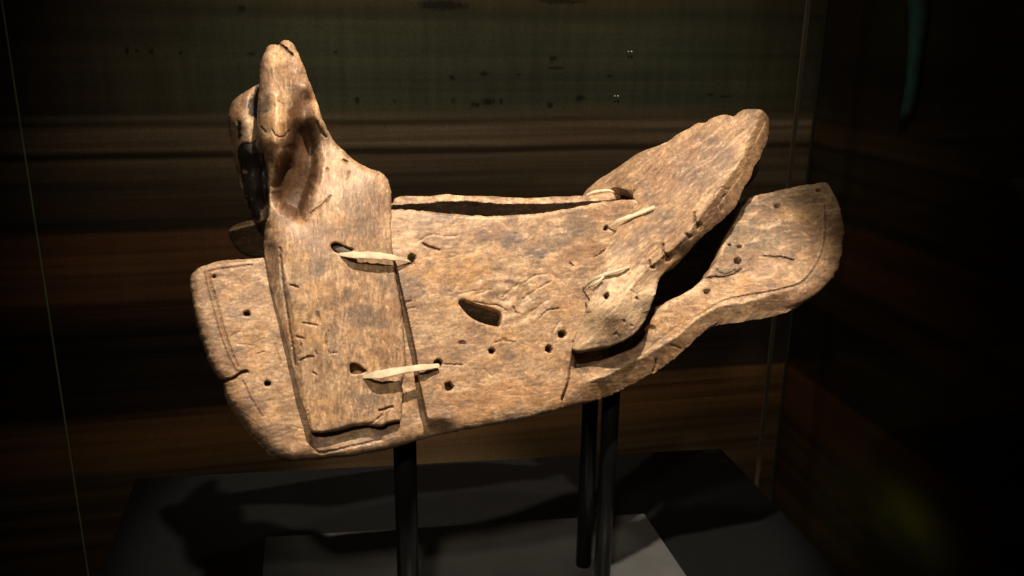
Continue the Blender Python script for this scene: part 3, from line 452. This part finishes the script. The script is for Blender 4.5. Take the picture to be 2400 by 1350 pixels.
def post(pt, rad, ztop):
    bm = bmesh.new(); K = 40; prof = [(rad*1.0, ST-.001), (rad, ztop-.003), (rad-.003, ztop)]; rings = []
    for r, z in prof: rings.append([bm.verts.new((pt[0]+r*math.cos(2*math.pi*k/K), pt[1]+r*math.sin(2*math.pi*k/K), z)) for k in range(K)])
    for i in range(len(rings)-1):
        for k in range(K): bm.faces.new((rings[i][k], rings[i][(k+1) % K], rings[i+1][(k+1) % K], rings[i+1][k]))
    bm.faces.new(rings[0]); bm.faces.new(rings[-1]); o = mesh_obj('post', bm, M_POST, stand)
    for p in o.data.polygons: p.use_smooth = len(p.vertices) == 4
    return o
p = at(951, 1130, -.045)[0]; post(p, .0118, at(951, 985, -.045)[0][2])
p = at(1422, 1130, .045)[0]; post(p, .0099, at(1422, 895, .045)[0][2])
q = at_z(1367, 1322, ST); post(q, .0098, at(1367, 800, q[1])[0][2]); print('rear', q)
# ================================================================== PLINTH
pa = at_z(318, 1120, 0); pb = at_z(1690, 1050, 0); print('plinth', pa, pb)
plinth = prism('plinth', [pa, pb, pb-DD*1.1, pa-DD*1.1], -.9, 0, M_PLINTH, None, .002); plinth['label'] = 'wide charcoal display plinth under the saddle stand'; plinth['category'] = 'plinth'
# ================================================================== MURAL WALL
w0 = at(1200, 500, 0.80)[0]
def wall_hit(px, py):
    r = rays([px], [py])[0]; t = np.dot(w0-CAM, DD)/np.dot(r, DD); return CAM+r*t
corner = wall_hit(1868, 640); s_corner = np.dot(corner-w0, WW); s_left = -2.2; z_lo, z_hi = -1.0, 1.9
def grid_wall(name, org, ax, s0, s1, ns, nz, colf, mat, back):
    s = np.linspace(s0, s1, ns); z = np.linspace(z_lo, z_hi, nz); S, Z = np.meshgrid(s, z); S = S.ravel(); Z = Z.ravel()
    P = org[None]*np.array([1, 1, 0])+ax[None]*S[:, None]; P[:, 2] = Z; C_ = colf(P, S, Z)
    idx = np.arange(ns*nz).reshape(nz, ns); f = np.stack([idx[:-1, :-1], idx[:-1, 1:], idx[1:, 1:], idx[1:, :-1]], -1).reshape(-1, 4)
    me = bpy.data.meshes.new(name); n0 = len(P)
    c4_ = [P[idx[0, 0]]+back, P[idx[0, -1]]+back, P[idx[-1, -1]]+back, P[idx[-1, 0]]+back]; V = np.vstack([P, c4_]); C_ = np.vstack([C_, np.zeros((4, 3))])
    k = [idx[0, 0], idx[0, -1], idx[-1, -1], idx[-1, 0]]
    me.from_pydata(V.tolist(), [], f.tolist()+[(n0+3, n0+2, n0+1, n0)])
    ca = me.color_attributes.new('print_colour', 'FLOAT_COLOR', 'POINT'); ca.data.foreach_set('color', np.hstack([C_, np.ones((len(C_), 1))]).ravel())
    me.materials.append(mat); o = bpy.data.objects.new(name, me); COL.objects.link(o); return o
m, t, bs = nt('printed_mural'); at_ = t.nodes.new('ShaderNodeAttribute'); at_.attribute_name = 'print_colour'
tc = t.nodes.new('ShaderNodeTexCoord'); nz_ = t.nodes.new('ShaderNodeTexNoise'); nz_.inputs['Scale'].default_value = 420; nz_.inputs['Detail'].default_value = 2; t.links.new(tc.outputs['Object'], nz_.inputs['Vector'])
mr = t.nodes.new('ShaderNodeMapRange'); mr.inputs[3].default_value = .45; mr.inputs[4].default_value = 1.55; t.links.new(nz_.outputs[0], mr.inputs[0]); vm = t.nodes.new('ShaderNodeVectorMath'); vm.operation = 'SCALE'; t.links.new(at_.outputs['Color'], vm.inputs[0]); t.links.new(mr.outputs[0], vm.inputs['Scale']); t.links.new(vm.outputs[0], bs.inputs['Base Color']); bs.inputs['Roughness'].default_value = .65; bs.inputs['Specular IOR Level'].default_value = .15
M_MURAL = m
def project(P):
    d = P-CAM[None]; z = d@_f; return 1200+F*(d@RT)/z, 675-F*(d@UP)/z
# the printed landscape: bands of plain, read by height on the wall
def zof(py): return wall_hit(1100, py)[2]
BANDS = [(-700, (.03, .04, .03)), (0, (.050, .045, .026)), (30, (.038, .042, .026)), (60, (.052, .056, .036)), (120, (.050, .058, .036)), (200, (.056, .062, .040)), (244, (.050, .056, .036)), (272, (.105, .085, .055)), (285, (.080, .062, .040)), (296, (.165, .118, .078)), (335, (.155, .11, .07)), (346, (.045, .032, .020)), (354, (.030, .022, .014)), (362, (.10, .072, .045)), (395, (.085, .062, .038)), (405, (.055, .042, .026)), (425, (.090, .070, .044)), (450, (.075, .052, .030)), (470, (.050, .036, .022)), (510, (.048, .036, .022)), (520, (.14, .066, .032)), (600, (.125, .060, .028)), (630, (.075, .040, .020)), (645, (.11, .052, .024)),
    (725, (.060, .034, .018)), (735, (.022, .016, .010)), (860, (.026, .018, .012)), (905, (.030, .020, .012)), (915, (.15, .076, .030)), (990, (.14, .072, .028)), (1040, (.075, .046, .022)), (1100, (.10, .066, .032)), (1160, (.085, .052, .025)), (1350, (.07, .042, .02)), (1900, (.02, .012, .007))]
bz = np.array([zof(min(max(b[0], -900), 1800)) for b in BANDS])[::-1]; bc = np.array([b[1] for b in BANDS])[::-1]
ANIM = [(1137, 173, 13, 5), (1297, 137, 9, 6), (1060, 182, 7, 6), (1145, 238, 16, 7), (1175, 238, 4, 6), (1115, 245, 12, 5), (1290, 246, 8, 7), (1360, 230, 12, 7), (1215, 175, 7, 4), (353, 120, 7, 5), (297, 119, 6, 6), (320, 120, 4, 4), (786, 122, 4, 4), (838, 235, 6, 7), (1665, 222, 9, 3), (1063, 237, 4, 6), (568, 20, 9, 7), (590, 126, 9, 4), (422, 124, 4, 5), (925, 238, 3, 6), (1300, 160, 20, 3), (1040, 12, 60, 10), (1320, 3, 60, 5), (1700, 225, 14, 3), (1430, 178, 10, 3)]
def print_col(P, S, Z):
    dz = .006*fbm(S*1.0, Z*3, 3, 900)+.0016*fbm(S*7, Z*20, 2, 901); zz = Z+dz
    C_ = np.stack([np.interp(zz, bz, bc[:, k]) for k in range(3)], 1)
    st = fbm(S*.9+3, Z*46, 4, 902, .65); s2 = fbm(S*2.0, Z*150, 3, 903); hill = Z > zof(262)
    amp = np.where(hill, .35, .9); C_ = C_*(1+amp*(1.0*st+.25*s2))[:, None]
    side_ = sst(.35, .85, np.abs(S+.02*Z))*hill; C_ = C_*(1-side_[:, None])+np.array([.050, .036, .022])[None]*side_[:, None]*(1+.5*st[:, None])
    C_ = C_*(1+.45*fbm(S*2, Z*2.5, 4, 904))[:, None]
    v = np.where(hill, .20*fbm(S*80, Z*7, 3, 905), .06*fbm(S*80, Z*9, 3, 905)); C_ = C_*(1+v)[:, None]
    # darker edges of the hills, printed
    gm = sst(zof(120), zof(-100), Z); C_ = mix(C_, np.array([.06, .045, .022]), .55*gm*sst(-.1, .3, fbm(S*2+1, Z*6, 3, 906)))
    return np.clip(C_, .002, 1)
def paint_anim(P, C_):
    for x, y, rx, ry in ANIM:
        c = wall_hit(x, y); du = (P-c[None])@WW; dz = P[:, 2]-c[2]; s = 1/1250.; q = np.sqrt((du/(rx*s))**2+(dz/(ry*s))**2)+.5*fbm(du*400, dz*400, 2, 9)
        C_ = mix(C_, np.array([.008, .008, .006]), (1-sst(.7, 1.3, q))*.85)
    return C_
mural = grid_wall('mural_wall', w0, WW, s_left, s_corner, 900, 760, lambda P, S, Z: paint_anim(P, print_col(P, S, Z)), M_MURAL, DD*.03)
mural['label'] = 'back wall printed with a dark streaked landscape behind the saddle'; mural['category'] = 'mural'
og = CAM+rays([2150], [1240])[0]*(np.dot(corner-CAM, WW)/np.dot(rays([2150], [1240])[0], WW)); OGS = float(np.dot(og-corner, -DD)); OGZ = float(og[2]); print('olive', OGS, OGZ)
side = grid_wall('side_wall', corner, -DD, 0.0, 2.2, 500, 400, lambda P, S, Z: print_col(P, S*.7+5, Z)*np.array([.33, .26, .18])[None]+np.maximum(0, fbm(S*3, Z*4, 3, 950))[:, None]*np.array([.02, .03, .008])[None]+(np.exp(-((S-OGS)/.09)**2-((Z-OGZ)/.055)**2)*(1+.8*fbm(S*9, Z*9, 3, 951)))[:, None]*np.array([.16, .19, .03])[None], M_MURAL, WW*.03)  # olive glow low on the wall is painted into the print colour
side['label'] = 'dim side wall on the right with slanting brown and green streaks'; side['category'] = 'wall'
# pairs of tiny reflected glints, built as white beads on the mural
for x, y in [(1475, 121), (1443, 225)]:
    bm = bmesh.new()
    for dx, r in [(-3.6, 1.7), (3.6, 2.1)]:
        c = wall_hit(x+dx, y)-DD*.004; mt = Matrix.Translation(c) @ Matrix.Diagonal((1, .6, 1, 1)); bmesh.ops.create_icosphere(bm, subdivisions=2, radius=r/1250., matrix=mt)
    o = mesh_obj('wall_glint', bm, plain('white_glint', (.8, .8, .8), .3)); o['category'] = 'glint'; o['label'] = 'upper pair of tiny white reflected glints on the mural' if y < 200 else 'lower pair of tiny white reflected glints on the mural, right of the animals'
# ================================================================== GLASS
m = bpy.data.materials.new('case_glass'); m.use_nodes = True; t = m.node_tree; t.nodes.clear(); out = t.nodes.new('ShaderNodeOutputMaterial'); tr = t.nodes.new('ShaderNodeBsdfTransparent'); tr.inputs[0].default_value = (.97, .99, .975, 1)
gl = t.nodes.new('ShaderNodeBsdfGlossy'); gl.inputs['Roughness'].default_value = .02; mx = t.nodes.new('ShaderNodeMixShader'); mx.inputs[0].default_value = .012; t.links.new(tr.outputs[0], mx.inputs[1]); t.links.new(gl.outputs[0], mx.inputs[2]); t.links.new(mx.outputs[0], out.inputs[0]); M_GLASS = m
M_GEDGE = plain('green_glass_edge', (.30, .42, .24), .3, .5, .3, 20)
M_GREFL = plain('glass_reflection', (.10, .08, .06), .4, .5, .3, 15)  # faint brownish reflection, built as a strip along the right pane
def pane(px_mid, py_mid, Yw, out_dir, length, label, edge_w, mat):
    c = at(px_mid, py_mid, Yw)[0]; th = .006; s = np.sign(np.dot(WW, out_dir)+1e-9)
    e = bpy.data.objects.new('glass_pane', None); COL.objects.link(e); e.location = (c[0], c[1], -.9); e['label'] = label; e['category'] = 'glass pane'
    def box(name, p, u, lu, v, lv, z0, z1, mt):
        q = [p, p+u*lu, p+u*lu+v*lv, p+v*lv]; o = prism(name, [x-np.array([c[0], c[1], 0]) for x in q], z0+.9, z1+.9, mt, e, 0); return o
    box('glass', c, out_dir, length, WW, th, -.9, 1.85, M_GLASS); box('pane_edge', c-out_dir*.0042-WW*0, out_dir, .004, WW, edge_w, -.9, 1.85, mat)
pane(98, 640, .40, -DD, 1.4, 'left glass side of the display case with thin green edge', .0012, M_GEDGE)
pane(1832, 560, .62, -DD, 1.6, 'right glass side of the display case near the wall corner', .007, M_GREFL)
# corner seam
c = corner-DD*.006-WW*.006; sm = prism('corner_trim', [c, c+WW*.004, c+WW*.004+DD*.004, c+DD*.004], z_lo, z_hi, plain('dark_trim', (.03, .035, .03), .4)); sm['label'] = 'thin dark vertical trim in the corner where mural and side wall meet'; sm['category'] = 'trim'
# ---- green reflection drawn as a dim glowing light on the side wall
def side_hit(px, py):
    r = rays([px], [py])[0]; t = np.dot(corner-CAM, WW)/np.dot(r, WW); return CAM+r*t
bm = bmesh.new(); NR, NC = 60, 10; rows = []
for i in range(NR+1):
    y = -40+i*(324/NR); cx = np.interp(y, [-40, 60, 150, 220, 262, 284], [2158, 2155, 2148, 2140, 2131, 2122]); hw = np.interp(y, [-40, 60, 150, 262, 284], [30, 26, 20, 17, 10])+2.5*float(fbm(np.array([y/20]), np.array([.3]), 3, 5)[0])
    rows.append([bm.verts.new(side_hit(cx+hw*(2*k/NC-1), y)-WW*(.006+.004*math.sin(math.pi*k/NC))) for k in range(NC+1)])
for i in range(NR):
    for k in range(NC): bm.faces.new((rows[i][k], rows[i][k+1], rows[i+1][k+1], rows[i+1][k]))
bk = bmesh.ops.extrude_face_region(bm, geom=list(bm.faces)); bmesh.ops.translate(bm, verts=[v for v in bk['geom'] if isinstance(v, bmesh.types.BMVert)], vec=WW*.003)
mg, t, bs = nt('green_glow'); bs.inputs['Base Color'].default_value = (.003, .004, .003, 1); bs.inputs['Roughness'].default_value = 1; bs.inputs['Specular IOR Level'].default_value = 0; bs.inputs['Emission Color'].default_value = (.5, 1, .66, 1)
ga = t.nodes.new('ShaderNodeAttribute'); ga.attribute_name = 'glow'; t.links.new(ga.outputs['Fac'], bs.inputs['Emission Strength'])
o = mesh_obj('green_reflection', bm, mg)
n_ = (NR+1)*(NC+1); gv = []
for i in range(NR+1):
    for k in range(NC+1): gv.append(.010*math.sin(math.pi*k/NC)**1.3*min(1, (NR-i)/5)*(.45+.55*(.5+.5*float(fbm(np.array([i/7]), np.array([k/7]), 3, 6)[0]))))
gv = gv*2; at2 = o.data.attributes.new('glow', 'FLOAT', 'POINT')
if len(gv) == len(o.data.vertices): at2.data.foreach_set('value', gv)
else: print('glow count', len(gv), len(o.data.vertices)); at2.data.foreach_set('value', [.01]*len(o.data.vertices))
o['category'] = 'streak'; o['label'] = 'dim green reflection drawn as a glowing strip high on the right side wall'; o['category'] = 'streak'
# ---- floor
fl = prism('floor', [(-4, -3, 0), (4, -3, 0), (4, 3, 0), (-4, 3, 0)], -1.0, -.905, M_DARK); fl['kind'] = 'structure'
